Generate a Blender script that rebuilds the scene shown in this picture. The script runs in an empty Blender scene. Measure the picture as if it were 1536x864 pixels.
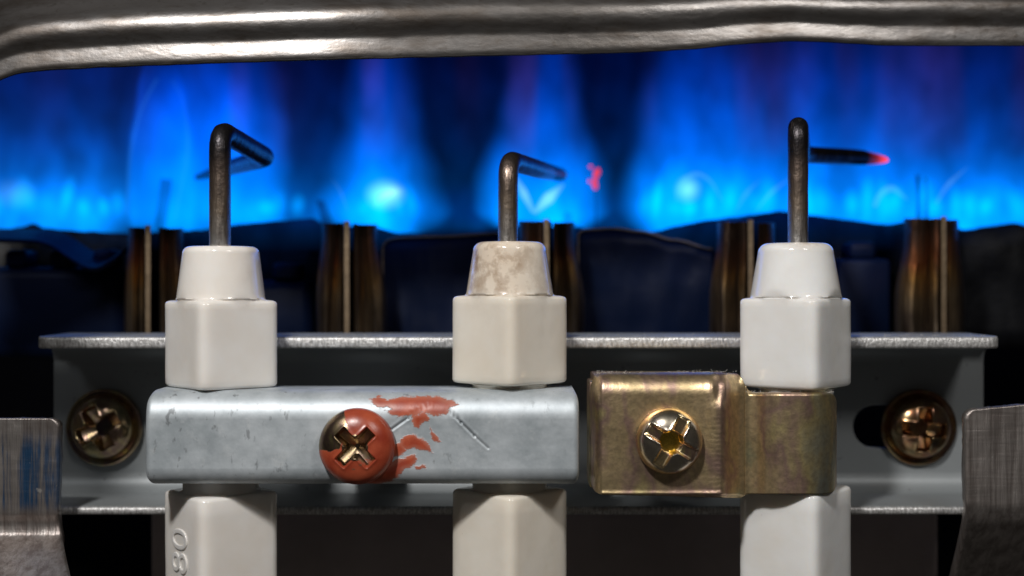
import bpy, bmesh, math, random
from mathutils import Vector, Matrix, noise as mnoise
from mathutils.geometry import tessellate_polygon

# ------------------------------------------------------------------ scene, camera, light
S = 0.01                       # metres per modelled millimetre (the close-up is built at ten times its size)
D = 100.0                      # camera distance to the front of the clamps, mm
SC = bpy.context.scene
COL = SC.collection
random.seed(7)

cam_d = bpy.data.cameras.new('camera')
cam = bpy.data.objects.new('camera', cam_d); COL.objects.link(cam)
cam.location = (0, -D*S, 0); cam.rotation_euler = (math.pi/2, 0, 0)
cam_d.sensor_width = 36.0
cam_d.lens = 36.0*D/76.8
cam_d.clip_start = 0.01; cam_d.clip_end = 50
cam_d.dof.use_dof = True
cam_d.dof.focus_distance = (D+1.0)*S
cam_d.dof.aperture_fstop = 2.7
SC.camera = cam

w = bpy.data.worlds.new('World'); SC.world = w; w.use_nodes = True
bg = w.node_tree.nodes['Background']
bg.inputs['Color'].default_value = (1.0, 0.93, 0.86, 1)
bg.inputs['Strength'].default_value = 0.024

def area(name, loc, target, size, power, col):
    l = bpy.data.lights.new(name, 'AREA'); l.shape = 'DISK'; l.size = size*S; l.energy = power; l.color = col
    o = bpy.data.objects.new(name, l); COL.objects.link(o)
    o.location = Vector(loc)*S
    o.rotation_euler = (Vector(target)*S - o.location).to_track_quat('-Z', 'Y').to_euler()
    return o
area('key_light', (-47, -127, 115), (0, 5, -5), 16, 26.5, (1.0, 0.97, 0.94))
area('fill_light', (78, -130, 108), (0, 5, -5), 34, 6.8, (1.0, 0.96, 0.92))
area('top_light', (-110, -110, 150), (-30, 10, 15), 50, 2.6, (0.95, 0.97, 1.0))

SC.view_settings.view_transform = 'Standard'
SC.view_settings.look = 'None'
SC.view_settings.exposure = 0.0
SC.view_settings.gamma = 1.0
SC.cycles.use_denoising = True
SC.cycles.max_bounces = 8
SC.cycles.volume_step_rate = 0.6
SC.cycles.sample_clamp_indirect = 4.0

# ------------------------------------------------------------------ helpers
def P(px, py, Y):
    k = (D+Y)/D/20.0
    return Vector(((px-768)*k*S, Y*S, (432-py)*k*S))
def mm(px, Y):                 # a length in photo pixels at depth Y, in mm
    return px*(D+Y)/D/20.0

BF = -1.2                      # the clamps' front faces stand this far in front of the reference plane, mm
def tag(o, label=None, cat=None, group=None, kind=None):
    if label: o['label'] = label
    if cat: o['category'] = cat
    if group: o['group'] = group
    if kind: o['kind'] = kind
    return o
def empty(name, loc):
    o = bpy.data.objects.new(name, None); COL.objects.link(o); o.location = loc
    o.empty_display_size = 0.01
    return o
def world_of(o):
    v = Vector((0, 0, 0))
    while o: v += o.location; o = o.parent
    return v
def mesh_obj(name, verts, faces, mat, parent=None, smooth=True, attr=None, local=False, origin=None, sharp=None):
    """verts in world metres (or in the parent's space when local)"""
    off = Vector((0, 0, 0))
    if parent is not None and not local: off = world_of(parent)
    if origin is not None: off = off + (Vector(origin) - off)
    me = bpy.data.meshes.new(name)
    me.from_pydata([Vector(v)-off for v in verts], [], faces)
    me.validate()
    bm = bmesh.new(); bm.from_mesh(me)
    bmesh.ops.recalc_face_normals(bm, faces=bm.faces)
    bm.to_mesh(me); bm.free()
    if smooth:
        me.polygons.foreach_set('use_smooth', [True]*len(me.polygons))
        if sharp: me.set_sharp_from_angle(angle=math.radians(sharp))
    if attr:
        for an, vals in attr.items():
            a = me.attributes.new(an, 'FLOAT', 'POINT'); a.data.foreach_set('value', vals)
    me.materials.append(mat)
    o = bpy.data.objects.new(name, me); COL.objects.link(o)
    if parent is not None:
        o.parent = parent
        if origin is not None: o.location = Vector(origin) - world_of(parent)
    elif origin is not None: o.location = origin
    return o
def solidify(o, t, off=-1):
    # thickness always grows away from the front of the sheet
    off = -1
    if sum(p.normal.y*p.area for p in o.data.polygons) > 0: o.data.flip_normals()
    m = o.modifiers.new('thickness', 'SOLIDIFY'); m.thickness = t*S; m.offset = off; m.use_even_offset = False
    return m
def loft(rings, cap=True, closed=True):
    n = len(rings[0]); v = [p for r in rings for p in r]; f = []
    for i in range(len(rings)-1):
        for j in range(n if closed else n-1):
            a = i*n+j; b = i*n+(j+1) % n
            f.append((a, b, b+n, a+n))
    if cap:
        f.append(tuple(range(n))); f.append(tuple(range((len(rings)-1)*n, len(rings)*n)))
    return v, f
def tube(path, radii, n=20, cap=True):
    """swept tube along points (metres), radii in metres"""
    rings = []; up = None
    for i, p in enumerate(path):
        t = (path[min(i+1, len(path)-1)] - path[max(i-1, 0)]).normalized()
        if up is None:
            up = t.orthogonal().normalized()
        else:
            up = (up - t*up.dot(t)).normalized()
        s = t.cross(up)
        r = radii[i]
        rings.append([p + (up*math.cos(a)+s*math.sin(a))*r for a in [2*math.pi*j/n for j in range(n)]])
    return loft(rings, cap)
def bend(points, r, n=8):
    """polyline with rounded corners; r in metres"""
    out = [points[0]]
    for i in range(1, len(points)-1):
        a, b, c = points[i-1], points[i], points[i+1]
        ra = min(r[i-1] if isinstance(r, (list, tuple)) else r, (b-a).length*.48, (c-b).length*.48)
        p0 = b+(a-b).normalized()*ra; p2 = b+(c-b).normalized()*ra
        for k in range(n+1):
            t = k/n; out.append(p0*(1-t)**2 + b*2*t*(1-t) + p2*t*t)
    out.append(points[-1])
    return out
def resample(path, n):
    L = [0]
    for i in range(1, len(path)): L.append(L[-1]+(path[i]-path[i-1]).length)
    out = []; j = 0
    for k in range(n):
        d = L[-1]*k/(n-1)
        while j < len(L)-2 and L[j+1] < d: j += 1
        t = (d-L[j])/max(L[j+1]-L[j], 1e-9); out.append(path[j].lerp(path[j+1], min(1, t)))
    return out
def round_poly(pts, r, n=5):
    """2D polygon with rounded corners"""
    out = []; m = len(pts)
    for i in range(m):
        a, b, c = Vector(pts[i-1]), Vector(pts[i]), Vector(pts[(i+1) % m])
        rr = r[i] if isinstance(r, (list, tuple)) else r
        if rr <= 0: out.append(b); continue
        p0 = b+(a-b).normalized()*min(rr, (a-b).length*.45); p2 = b+(c-b).normalized()*min(rr, (c-b).length*.45)
        for k in range(n+1):
            t = k/n; out.append(p0*(1-t)**2 + b*2*t*(1-t) + p2*t*t)
    return out
def inset_poly(p, d):
    m = len(p); area2 = sum(p[i].x*p[(i+1) % m].y-p[(i+1) % m].x*p[i].y for i in range(m)); s = 1 if area2 > 0 else -1
    out = []
    for i in range(m):
        e0 = (p[i]-p[i-1]); e1 = (p[(i+1) % m]-p[i])
        if e0.length < 1e-9 or e1.length < 1e-9: out.append(p[i].copy()); continue
        n0 = Vector((-e0.y, e0.x)).normalized()*s; n1 = Vector((-e1.y, e1.x)).normalized()*s
        nn = (n0+n1)
        if nn.length < 1e-6: nn = n0
        nn.normalize(); out.append(p[i]+nn*(d/max(.4, nn.dot(n0))))
    return out
def plate(outline, holes, y0, y1, ch=0.0, yfun=None):
    """sheet with holes: outline in (x,z) mm, from y0 (front) to y1 (back), chamfered front edge"""
    loops = [[Vector(q) for q in outline]] + [[Vector(q) for q in h] for h in holes]
    v = []; f = []
    if ch > 0: layers = [([inset_poly(loops[0], ch)] + [inset_poly(h, -ch) for h in loops[1:]], y0), (loops, y0+ch), (loops, y1)]
    else: layers = [(loops, y0), (loops, y1)]
    starts = []
    for lp, y in layers:
        st = []
        for l in lp:
            st.append(len(v)); v += [Vector((q.x*S, y*S, q.y*S)) for q in l]
        starts.append(st)
    for li in range(len(layers)-1):
        for k, l in enumerate(loops):
            n = len(l)
            for j in range(n):
                a = starts[li][k]+j; b = starts[li][k]+(j+1) % n; c = starts[li+1][k]+(j+1) % n; d = starts[li+1][k]+j
                f.append((a, b, c, d))
    for li in (0, len(layers)-1):
        lp = layers[li][0]
        tri = tessellate_polygon([[Vector((q.x, q.y, 0)) for q in l] for l in lp])
        base = starts[li][0]
        f += [tuple(base+i for i in t) for t in tri]
    return v, f
def box(x0, x1, y0, y1, z0, z1, b=0.0):
    bm = bmesh.new(); bmesh.ops.create_cube(bm, size=1)
    for vv in bm.verts: vv.co = Vector(((x0+x1)/2+vv.co.x*(x1-x0), (y0+y1)/2+vv.co.y*(y1-y0), (z0+z1)/2+vv.co.z*(z1-z0)))*S
    if b: bmesh.ops.bevel(bm, geom=list(bm.edges), offset=b*S, segments=2, affect='EDGES', profile=.5)
    bm.verts.ensure_lookup_table(); bm.verts.index_update()
    v = [x.co.copy() for x in bm.verts]; f = [tuple(q.index for q in p.verts) for p in bm.faces]; bm.free()
    return v, f
def interp(x, pts):
    if x <= pts[0][0]: return pts[0][1]
    for (a, b), (c, d) in zip(pts, pts[1:]):
        if x <= c:
            t = (x-a)/(c-a); t = t*t*(3-2*t); return b+(d-b)*t
    return pts[-1][1]
def cat(x, pts):
    if x <= pts[0][0]: return pts[0][1]
    if x >= pts[-1][0]: return pts[-1][1]
    for i in range(len(pts)-1):
        if x <= pts[i+1][0]: break
    sl = []
    for k in (i, i+1):                       # monotone (Fritsch-Butland) slopes
        if k == 0: sl.append((pts[1][1]-pts[0][1])/(pts[1][0]-pts[0][0]))
        elif k == len(pts)-1: sl.append((pts[-1][1]-pts[-2][1])/(pts[-1][0]-pts[-2][0]))
        else:
            d0 = (pts[k][1]-pts[k-1][1])/(pts[k][0]-pts[k-1][0]); d1 = (pts[k+1][1]-pts[k][1])/(pts[k+1][0]-pts[k][0])
            sl.append(0 if d0*d1 <= 0 else 2*d0*d1/(d0+d1))
    h = pts[i+1][0]-pts[i][0]; t = (x-pts[i][0])/h
    return ((2*t**3-3*t*t+1)*pts[i][1] + (t**3-2*t*t+t)*h*sl[0] + (-2*t**3+3*t*t)*pts[i+1][1] + (t**3-t*t)*h*sl[1])
def lin(x, pts):
    if x <= pts[0][0]: return pts[0][1]
    for (a, b), (c, d) in zip(pts, pts[1:]):
        if x <= c: return b+(d-b)*(x-a)/(c-a)
    return pts[-1][1]
def sm(a, b, x):
    t = max(0, min(1, (x-a)/(b-a))); return t*t*(3-2*t)
def nz(x, y, z=0.0): return mnoise.noise(Vector((x, y, z)))
def fbm(x, y, z=0.0, o=4):
    s = 0; a = 1; t = 0
    for i in range(o):
        s += a*nz(x, y, z); t += a; a *= .5; x *= 2.03; y *= 2.03; z = z*2.03+1.7
    return s/t
def in_poly(x, y, p):
    c = False; j = len(p)-1
    for i in range(len(p)):
        if (p[i][1] > y) != (p[j][1] > y) and x < (p[j][0]-p[i][0])*(y-p[i][1])/(p[j][1]-p[i][1])+p[i][0]: c = not c
        j = i
    return c
def seg_d(x, y, a, b):
    dx, dy = b[0]-a[0], b[1]-a[1]; t = ((x-a[0])*dx+(y-a[1])*dy)/(dx*dx+dy*dy); t = max(0, min(1, t))
    return math.hypot(x-a[0]-t*dx, y-a[1]-t*dy), t
def poly_sd(x, y, p):
    d = min(seg_d(x, y, p[i-1], p[i])[0] for i in range(len(p)))
    return d if in_poly(x, y, p) else -d

# ------------------------------------------------------------------ node helper
class NT:
    def __init__(s, name):
        s.m = bpy.data.materials.new(name); s.m.use_nodes = True; s.t = s.m.node_tree; s.t.nodes.clear()
        s.out = s.t.nodes.new('ShaderNodeOutputMaterial')
    def n(s, typ, **kw):
        nd = s.t.nodes.new('ShaderNode'+typ)
        ins = kw.pop('ins', {})
        for k, v in kw.items(): setattr(nd, k, v)
        for k, v in ins.items(): s.set(nd, k, v)
        return nd
    def set(s, nd, k, v):
        if isinstance(v, bpy.types.NodeSocket): s.t.links.new(v, nd.inputs[k])
        elif isinstance(v, tuple) and len(v) == 3 and nd.inputs[k].type == 'RGBA': nd.inputs[k].default_value = (*v, 1)
        else: nd.inputs[k].default_value = v
    def math(s, op, a, b=0.0, c=0.0, clamp=False):
        nd = s.n('Math', operation=op, use_clamp=clamp)
        for i, v in enumerate((a, b, c)): s.set(nd, i, v)
        return nd.outputs[0]
    def coord(s): return s.n('TexCoord').outputs['Object']
    def noise(s, scale, detail=4, rough=.55, stretch=None, w=0.0, dist=0.0, each=False):
        vec = s.coord()
        if each:        # a different patch of the pattern on every object
            rn = s.n('ObjectInfo').outputs['Random']; va = s.n('VectorMath', operation='ADD'); s.set(va, 0, vec)
            cb = s.n('CombineXYZ', ins={0: s.math('MULTIPLY', rn, 7.3), 1: s.math('MULTIPLY', rn, 3.1), 2: s.math('MULTIPLY', rn, 5.7)})
            s.set(va, 1, cb.outputs[0]); vec = va.outputs[0]
        mp = s.n('Mapping', ins={'Vector': vec, 'Location': (w*.137, w*.291, w*.173), 'Scale': stretch or (1, 1, 1)})
        nd = s.n('TexNoise', ins={'Vector': mp.outputs[0], 'Scale': scale, 'Detail': detail, 'Roughness': rough, 'Distortion': dist})
        return nd.outputs[0]
    def ramp(s, fac, stops, interp='LINEAR'):
        nd = s.n('ValToRGB'); s.set(nd, 0, fac); cr = nd.color_ramp; cr.interpolation = interp
        while len(cr.elements) < len(stops): cr.elements.new(.5)
        for e, (p, c) in zip(cr.elements, stops):
            e.position = p; e.color = (*c, 1) if isinstance(c, tuple) else (c, c, c, 1)
        return nd.outputs[0]
    def mix(s, fac, a, b, mode='MIX'):
        nd = s.n('Mix', data_type='RGBA', blend_type=mode)
        s.set(nd, 0, fac); s.set(nd, 6, a); s.set(nd, 7, b)
        return nd.outputs[2]
    def attr(s, name): return s.n('Attribute', attribute_name=name).outputs['Fac']
    def bump(s, h, dist, strength=1.0):
        return s.n('Bump', ins={'Height': h, 'Distance': dist, 'Strength': strength}).outputs[0]
    def bsdf(s, **kw):
        nd = s.n('BsdfPrincipled', ins={k.replace('_', ' '): v for k, v in kw.items()})
        s.t.links.new(nd.outputs[0], s.out.inputs['Surface']); return s.m

# ------------------------------------------------------------------ materials (noise scales are per metre of the 10x model)
def mat_ceramic(name, base, stain, seed):
    t = NT(name)
    big = t.noise(14, 4, .6, w=seed)
    fine = t.noise(75, 5, .65, w=seed+3)
    topm = t.attr('stain')
    f = t.math('MULTIPLY', t.ramp(big, [(.42, 0.0), (.68, 1.0)]), t.ramp(fine, [(.44, 0.0), (.62, 1.0)]))
    f = t.math('MULTIPLY', f, topm)
    f = t.math('MULTIPLY', f, stain, clamp=True)
    tint = t.mix(t.ramp(t.noise(22, 3, w=seed+9), [(.35, 0.0), (.7, 1.0)]), base, tuple(c*k for c, k in zip(base, (.93, .90, .86))))
    wash = t.math('MULTIPLY', t.math('MULTIPLY', topm, t.ramp(big, [(.3, 0.0), (.7, 1.0)])), min(1, stain*.55), clamp=True)
    c = t.mix(wash, tint, (.62, .48, .35))
    c = t.mix(t.math('MULTIPLY', f, .8), c, (.26, .155, .075))
    spk = t.ramp(t.noise(320, 2, .5, w=seed+5), [(.78, 0.0), (.80, 1.0)])
    c = t.mix(t.math('MULTIPLY', spk, .75), c, (.12, .08, .05))
    h = t.noise(60, 3, .5, w=seed+2)
    return t.bsdf(Base_Color=c, Roughness=t.math('ADD', .09, t.math('MULTIPLY', f, .35)), Subsurface_Weight=.25,
                  Subsurface_Radius=(.012, .010, .008), Subsurface_Scale=1.0, Specular_IOR_Level=.5,
                  Normal=t.bump(h, .0006, .5))

def mat_zinc(name='zinc_steel'):
    t = NT(name)
    n1 = t.noise(30, 6, .65); n2 = t.noise(160, 3, .6, stretch=(1, 1, .5), w=2); n3 = t.noise(9, 3, w=7)
    c = t.mix(t.ramp(n1, [(.36, 0.0), (.62, 1.0)]), (.42, .47, .50), (.60, .65, .685))
    pit = t.ramp(n2, [(.62, 0.0), (.70, 1.0)])
    pit = t.math('MULTIPLY', pit, t.ramp(n3, [(.40, 0.0), (.62, 1.0)]))
    c = t.mix(t.math('MULTIPLY', pit, .7), c, (.16, .17, .18))
    chalk = t.ramp(t.noise(70, 5, .7, w=11), [(.58, 0.0), (.72, 1.0)])
    c = t.mix(t.math('MULTIPLY', chalk, .5), c, (.70, .73, .74))
    c = t.mix(t.math('MULTIPLY', t.attr('scratch'), .8), c, (.10, .105, .115))
    pa = t.attr('paint'); pn = t.noise(110, 6, .75, w=5, stretch=(1, 1, 1.4)); pn2 = t.noise(40, 4, .6, w=15)
    pf = t.noise(330, 5, .75, w=25, stretch=(.7, 1, 1.6))
    pm = t.math('ADD', t.math('ADD', pa, t.math('MULTIPLY', t.math('SUBTRACT', pn, .5), .9)), t.math('MULTIPLY', t.math('SUBTRACT', pf, .5), .8))
    mask = t.ramp(pm, [(.45, 0.0), (.58, 1.0)])
    pc = t.mix(t.ramp(pn2, [(.35, 0.0), (.65, 1.0)]), (.29, .034, .014), (.52, .115, .052))
    thin = t.ramp(t.math('ADD', pa, t.math('MULTIPLY', t.math('SUBTRACT', pn2, .5), 1.3)), [(.45, 1.0), (.9, 0.0)])
    pc = t.mix(t.math('MULTIPLY', thin, .35), pc, (.55, .30, .22))
    c = t.mix(mask, c, pc)
    h = t.math('ADD', t.math('ADD', t.math('MULTIPLY', n1, .5), t.math('MULTIPLY', n2, .35)), t.math('MULTIPLY', mask, .5))
    met = t.math('SUBTRACT', .5, t.math('MULTIPLY', mask, .5))
    rough = t.math('SUBTRACT', t.math('ADD', .44, t.math('MULTIPLY', n1, .18)), t.math('MULTIPLY', mask, .12))
    return t.bsdf(Base_Color=c, Metallic=met, Roughness=rough, Normal=t.bump(h, .0007, .5))

def mat_bracket():
    t = NT('bracket_steel')
    n1 = t.noise(18, 5, .6); n2 = t.noise(520, 2, .6, stretch=(1.0, .2, .35)); n3 = t.noise(300, 4, .7, w=4)
    c = t.mix(n1, (.265, .285, .295), (.325, .35, .36))
    edge = t.attr('edge')
    grit = t.ramp(t.math('ADD', n2, t.math('MULTIPLY', t.math('SUBTRACT', n3, .5), .5)), [(.36, 0.0), (.66, 1.0)])
    ec = t.mix(grit, (.46, .45, .44), (.84, .84, .83))
    c = t.mix(edge, c, ec)
    speck = t.ramp(t.noise(140, 2, .5, w=21), [(.70, 0.0), (.74, 1.0)])
    c = t.mix(t.math('MULTIPLY', speck, .6), c, (.12, .12, .12))
    return t.bsdf(Base_Color=c, Metallic=t.math('ADD', .3, t.math('MULTIPLY', edge, .4)), Roughness=.48,
                  Normal=t.bump(t.math('ADD', t.math('MULTIPLY', n3, .4), t.math('MULTIPLY', grit, edge)), .0006, .5))

def mat_passivate(name, rough=.3, dark=1.0, grain=1.0, seed=0, ps=1.0, met=1.0, rust=0.0):
    """yellow-chromate plating: iridescent gold, green and rose"""
    t = NT(name)
    n1 = t.noise(13*ps, 3, .6, w=seed, stretch=(1.5, 1, .75), dist=.6); n2 = t.noise(260, 3, .6, w=seed+3); n3 = t.noise(38*ps, 4, .6, w=seed+6)
    f = t.math('ADD', n1, t.math('MULTIPLY', t.math('SUBTRACT', n3, .5), .28))
    g = lambda r, gg, b: (r*dark, gg*dark, b*dark)
    c = t.ramp(f, [(.26, g(.30, .34, .22)), (.36, g(.56, .44, .24)), (.45, g(.62, .47, .27)), (.53, g(.44, .29, .24)), (.61, g(.60, .49, .24)), (.74, g(.36, .37, .30))])
    sp = t.ramp(n2, [(.40, 0.0), (.66, 1.0)])
    c = t.mix(t.math('MULTIPLY', sp, .45*grain), c, g(.22, .17, .12))
    if rust: c = t.mix(t.math('MULTIPLY', t.ramp(n3, [(.35, 0.0), (.6, 1.0)]), rust), c, (.26, .095, .03))
    c = t.mix(t.math('MULTIPLY', t.attr('worn'), .75), c, (.66, .63, .55))
    c = t.mix(t.attr('floor'), c, (.90, .62, .10))
    h = t.math('ADD', n2, t.math('MULTIPLY', n3, .6))
    pa = t.attr('paint'); pn = t.noise(110, 4, .65, w=5)
    pm = t.math('ADD', pa, t.math('MULTIPLY', t.math('SUBTRACT', pn, .5), 1.0))
    mask = t.ramp(pm, [(.47, 0.0), (.55, 1.0)])
    pc = t.mix(t.ramp(t.noise(45, 4, .6, w=9), [(.35, 0.0), (.65, 1.0)]), (.25, .032, .014), (.42, .085, .038))
    c = t.mix(mask, c, pc)
    return t.bsdf(Base_Color=c, Metallic=t.math('SUBTRACT', met, mask, clamp=True), Roughness=t.math('ADD', rough, t.math('MULTIPLY', n3, .12)),
                  Normal=t.bump(h, .00045*grain, .5))

def mat_rim():
    t = NT('exchanger_steel')
    n1 = t.noise(7, 5, .65, stretch=(.35, 1, 1)); n2 = t.noise(170, 4, .7, stretch=(.7, 1, 1), w=3); n3 = t.noise(26, 5, .7, w=8, stretch=(.3, 1, 1))
    c = t.mix(t.ramp(n1, [(.35, 0.0), (.65, 1.0)]), (.14, .13, .122), (.33, .32, .315))
    soot = t.ramp(n3, [(.46, 0.0), (.60, 1.0)])
    c = t.mix(t.math('MULTIPLY', soot, .75), c, (.085, .068, .055))
    sp = t.ramp(n2, [(.58, 0.0), (.70, 1.0)])
    c = t.mix(t.math('MULTIPLY', sp, .65), c, (.10, .085, .07))
    h = t.math('ADD', t.math('MULTIPLY', n2, .25), n3)
    edge = t.attr('soot')
    c = t.mix(edge, c, (.012, .009, .007))
    return t.bsdf(Base_Color=c, Metallic=t.math('SUBTRACT', .95, t.math('MULTIPLY', edge, .95)), Roughness=t.math('ADD', t.math('ADD', .20, t.math('MULTIPLY', edge, .5)), t.math('MULTIPLY', n3, .26)), Normal=t.bump(h, .0009, .55))

def mat_brushed(name, blue, a, b, cross=.12):
    t = NT(name)
    st = t.noise(75, 5, .75, stretch=(1.6, 1, .07), dist=.3); hz = t.noise(120, 3, .6, stretch=(.16, 1, 2.6), w=5, dist=.5); big = t.noise(8, 3, w=2)
    c = t.mix(t.ramp(st, [(.40, 0.0), (.60, 1.0)]), a, b)
    bm_ = t.math('MULTIPLY', t.attr('tint'), t.ramp(t.math('ADD', st, t.math('MULTIPLY', t.math('SUBTRACT', big, .5), .25)), [(.47, 1.0), (.56, 0.0)]))
    c = t.mix(t.math('MULTIPLY', bm_, blue), c, (.035, .12, .27))  # blue reflection put into the colour of the streaks
    c = t.mix(t.math('MULTIPLY', t.ramp(hz, [(.5, 0.0), (.7, 1.0)]), cross), c, (.6, .6, .58))
    sp = t.ramp(t.noise(150, 3, .6, w=31), [(.70, 0.0), (.76, 1.0)])
    c = t.mix(t.math('MULTIPLY', sp, .7), c, (.72, .70, .66))
    return t.bsdf(Base_Color=c, Metallic=.9, Roughness=.42, Normal=t.bump(t.math('ADD', st, t.math('MULTIPLY', hz, cross*1.5)), .0020, .6))

def mat_burner():
    """heat-tinted stainless: bands of straw, bronze and violet that follow the height of the plate (where the metal got hot)"""
    t = NT('heat_tinted_steel')
    sep = t.n('SeparateXYZ', ins={0: t.coord()})
    st = t.noise(85, 4, .7, stretch=(1, 1, .05), each=True); n = t.noise(16, 3, w=3, each=True)
    zz = t.math('ADD', t.math('MULTIPLY', sep.outputs[2], 9.0), t.math('MULTIPLY', t.math('SUBTRACT', n, .5), .5))
    c = t.ramp(zz, [(.02, (.21, .165, .12)), (.32, (.32, .225, .12)), (.50, (.42, .22, .06)), (.66, (.26, .085, .03)), (.85, (.06, .03, .02))])
    burn = t.ramp(t.noise(30, 4, .6, w=8, stretch=(1.2, 1, .35), each=True), [(.44, 0.0), (.60, 1.0)])
    c = t.mix(t.math('MULTIPLY', burn, .75), c, (.035, .024, .018))
    c = t.mix(t.ramp(st, [(.42, 0.0), (.62, 1.0)]), c, (.05, .034, .026))
    return t.bsdf(Base_Color=c, Metallic=.9, Roughness=.45, Normal=t.bump(st, .003, .6))
def mat_plain(name, col, metallic, rough, bumpd=.002, scale=60, var=.5, spec=.5):
    t = NT(name)
    n1 = t.noise(scale, 5, .65); n2 = t.noise(scale*.25, 4, .6, w=4)
    c = t.mix(t.ramp(n2, [(.35, 0.0), (.65, 1.0)]), tuple(x*(1-var) for x in col), col)
    return t.bsdf(Base_Color=c, Metallic=metallic, Roughness=rough, Specular_IOR_Level=spec, Normal=t.bump(n1, bumpd, .6))
def mat_rod(hot=None):
    t = NT('electrode_steel')
    sep = t.n('SeparateXYZ', ins={0: t.coord()})
    st = t.noise(110, 4, .7, stretch=(1, 1, .15)); n = t.noise(50, 4, .65, w=3)
    # scale burnt black by the flame towards the bend, brown below, bare steel at the base
    zz = t.math('ADD', t.math('MULTIPLY', sep.outputs[2], 11.0), t.math('MULTIPLY', t.math('SUBTRACT', n, .5), .5))
    c = t.ramp(zz, [(.05, (.46, .44, .42)), (.35, (.33, .26, .20)), (.62, (.16, .12, .10)), (.90, (.035, .032, .034))])
    c = t.mix(t.ramp(st, [(.5, 0.0), (.66, .8)]), c, (.10, .08, .07))
    m = t.bsdf(Base_Color=c, Metallic=.9, Roughness=.36, Normal=t.bump(t.math('ADD', st, n), .0017, .6))
    if hot is not None:
        b = [x for x in t.t.nodes if x.type == 'BSDF_PRINCIPLED'][0]
        hm = t.attr('hot')
        b.inputs['Emission Color'].default_value = (1.0, .055, .085, 1)
        t.t.links.new(t.math('MULTIPLY', hm, hot), b.inputs['Emission Strength'])
    return m

M = {}
M['zinc'] = mat_zinc()
M['bracket'] = mat_bracket()
M['gold'] = mat_passivate('yellow_plating', .33, 1.15, .9, met=.92)
M['gold_screw'] = mat_passivate('bright_yellow_plating', .18, 1.65, .2, 4, 2.2)
M['red_screw'] = mat_passivate('lacquered_yellow_plating', .24, .55, .4, 4, 2.2)
M['screw_dark'] = mat_passivate('worn_yellow_plating', .15, .85, .15, 8, 2.0)
M['screw_rust'] = mat_passivate('tarnished_yellow_plating', .17, .70, .2, 12, 2.0, rust=.75)
M['rim'] = mat_rim()
M['clip_blue'] = mat_brushed('brushed_steel_blue_sheen', .95, (.22, .185, .17), (.38, .35, .33), .06)
M['clip'] = mat_brushed('brushed_steel', .0, (.30, .26, .24), (.55, .50, .47))
M['burner'] = mat_burner()
M['seam'] = mat_plain('burner_seam_steel', (.34, .25, .16), .8, .45, .002, 60, .4)
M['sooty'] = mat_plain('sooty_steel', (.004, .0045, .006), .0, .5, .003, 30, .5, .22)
M['sheet'] = mat_plain('blue_lit_burner_steel', (.003, .008, .030), .0, .46, .0014, 22, .4, .14)  # blue of the flame light is put into the base colour
M['panel'] = mat_plain('manifold_steel', (.66, .56, .53), .0, .6, .003, 26, .3)
M['wall'] = mat_plain('firebox_steel', (.004, .004, .005), .0, .9, .004, 12, .5, .0)
M['rod'] = mat_rod(); M['rod_hot'] = mat_rod(1.6)
tE = NT('red_hot_metal'); M['ember'] = tE.bsdf(Base_Color=(.05, .03, .03), Emission_Color=(1.0, .05, .06, 1), Emission_Strength=.8, Roughness=.7)
M['lint'] = mat_plain('lint_fibre', (.55, .53, .50), 0, .9, 0, 30, .2)

# ------------------------------------------------------------------ firebox behind everything
v, f = box(-90, 90, 84, 86, -60, 70, .3)
fw = mesh_obj('firebox_wall', v, f, M['wall'], smooth=False)
tag(fw, 'black rear wall of the firebox behind the flames', 'wall', kind='structure')
# ------------------------------------------------------------------ rolled rim of the heat exchanger across the top
def rim_bottom(px):
    return cat(px, [(-160, 205), (-60, 150), (0, 121), (40, 109), (110, 104), (400, 93), (700, 85), (950, 79), (1040, 74), (1120, 66), (1200, 62.5), (1280, 66), (1350, 69), (1700, 69)])
prof = [(2, 3.2), (.3, .9), (0, .35), (2, .13), (7, .07), (13, .10), (20, .17), (26, .23), (31, .25), (38, .17), (46, .05), (54, 0), (62, .05), (70, .22), (79, .62), (88, 1.15), (98, 1.75), (110, 2.4), (124, 3.0), (142, 3.5), (200, 3.6), (280, 3.4), (420, 3.2), (900, 3.4), (1500, 3.6)]  # unseen upper sheet extended to keep key light off the firebox wall
RY = 5.0
vs, fs, so = [], [], []
pxs = [(-160+i*7) for i in range(int(1860/7)+1)]
fine = []
for i in range(len(prof)-1):
    n = 4 if prof[i+1][0] <= 110 else 2
    for k in range(n):
        t = k/n
        # Catmull-Rom through the profile points
        p0 = prof[max(i-1, 0)]; p1 = prof[i]; p2 = prof[i+1]; p3 = prof[min(i+2, len(prof)-1)]
        q = [0.5*((2*p1[a])+(-p0[a]+p2[a])*t+(2*p0[a]-5*p1[a]+4*p2[a]-p3[a])*t*t+(-p0[a]+3*p1[a]-3*p2[a]+p3[a])*t**3) for a in (0, 1)]
        fine.append(q)
fine.append(prof[-1])
for px in pxs:
    base = rim_bottom(px)
    sq = 1.0 + .10*sm(-50, 250, px) - .12*sm(700, 1250, px)   # the roll narrows to the right
    dep = 1 - .35*sm(300, 900, px) + .25*sm(1050, 1200, px)*(1-sm(1250, 1400, px))
    for (u, y) in fine:
        d = .06*fbm(px*.006, u*.02, 1)+.012*fbm(px*.04, u*.06, 4)
        wv = 2.2*fbm(px*.006, 3.3, 2)*min(1, max(0, u)/20)
        vs.append(P(px, base-u*sq+wv+.8*nz(px*.03, 1, 9), RY + y*dep + d + .09*mm(1, RY)*max(0, px-430)*sm(430, 700, px))); so.append(sm(3.2, 1.2, u+1.2*nz(px*.05, 7)))
n = len(fine)
for i in range(len(pxs)-1):
    for j in range(n-1):
        a = i*n+j; fs.append((a, a+1, a+n+1, a+n))
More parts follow.
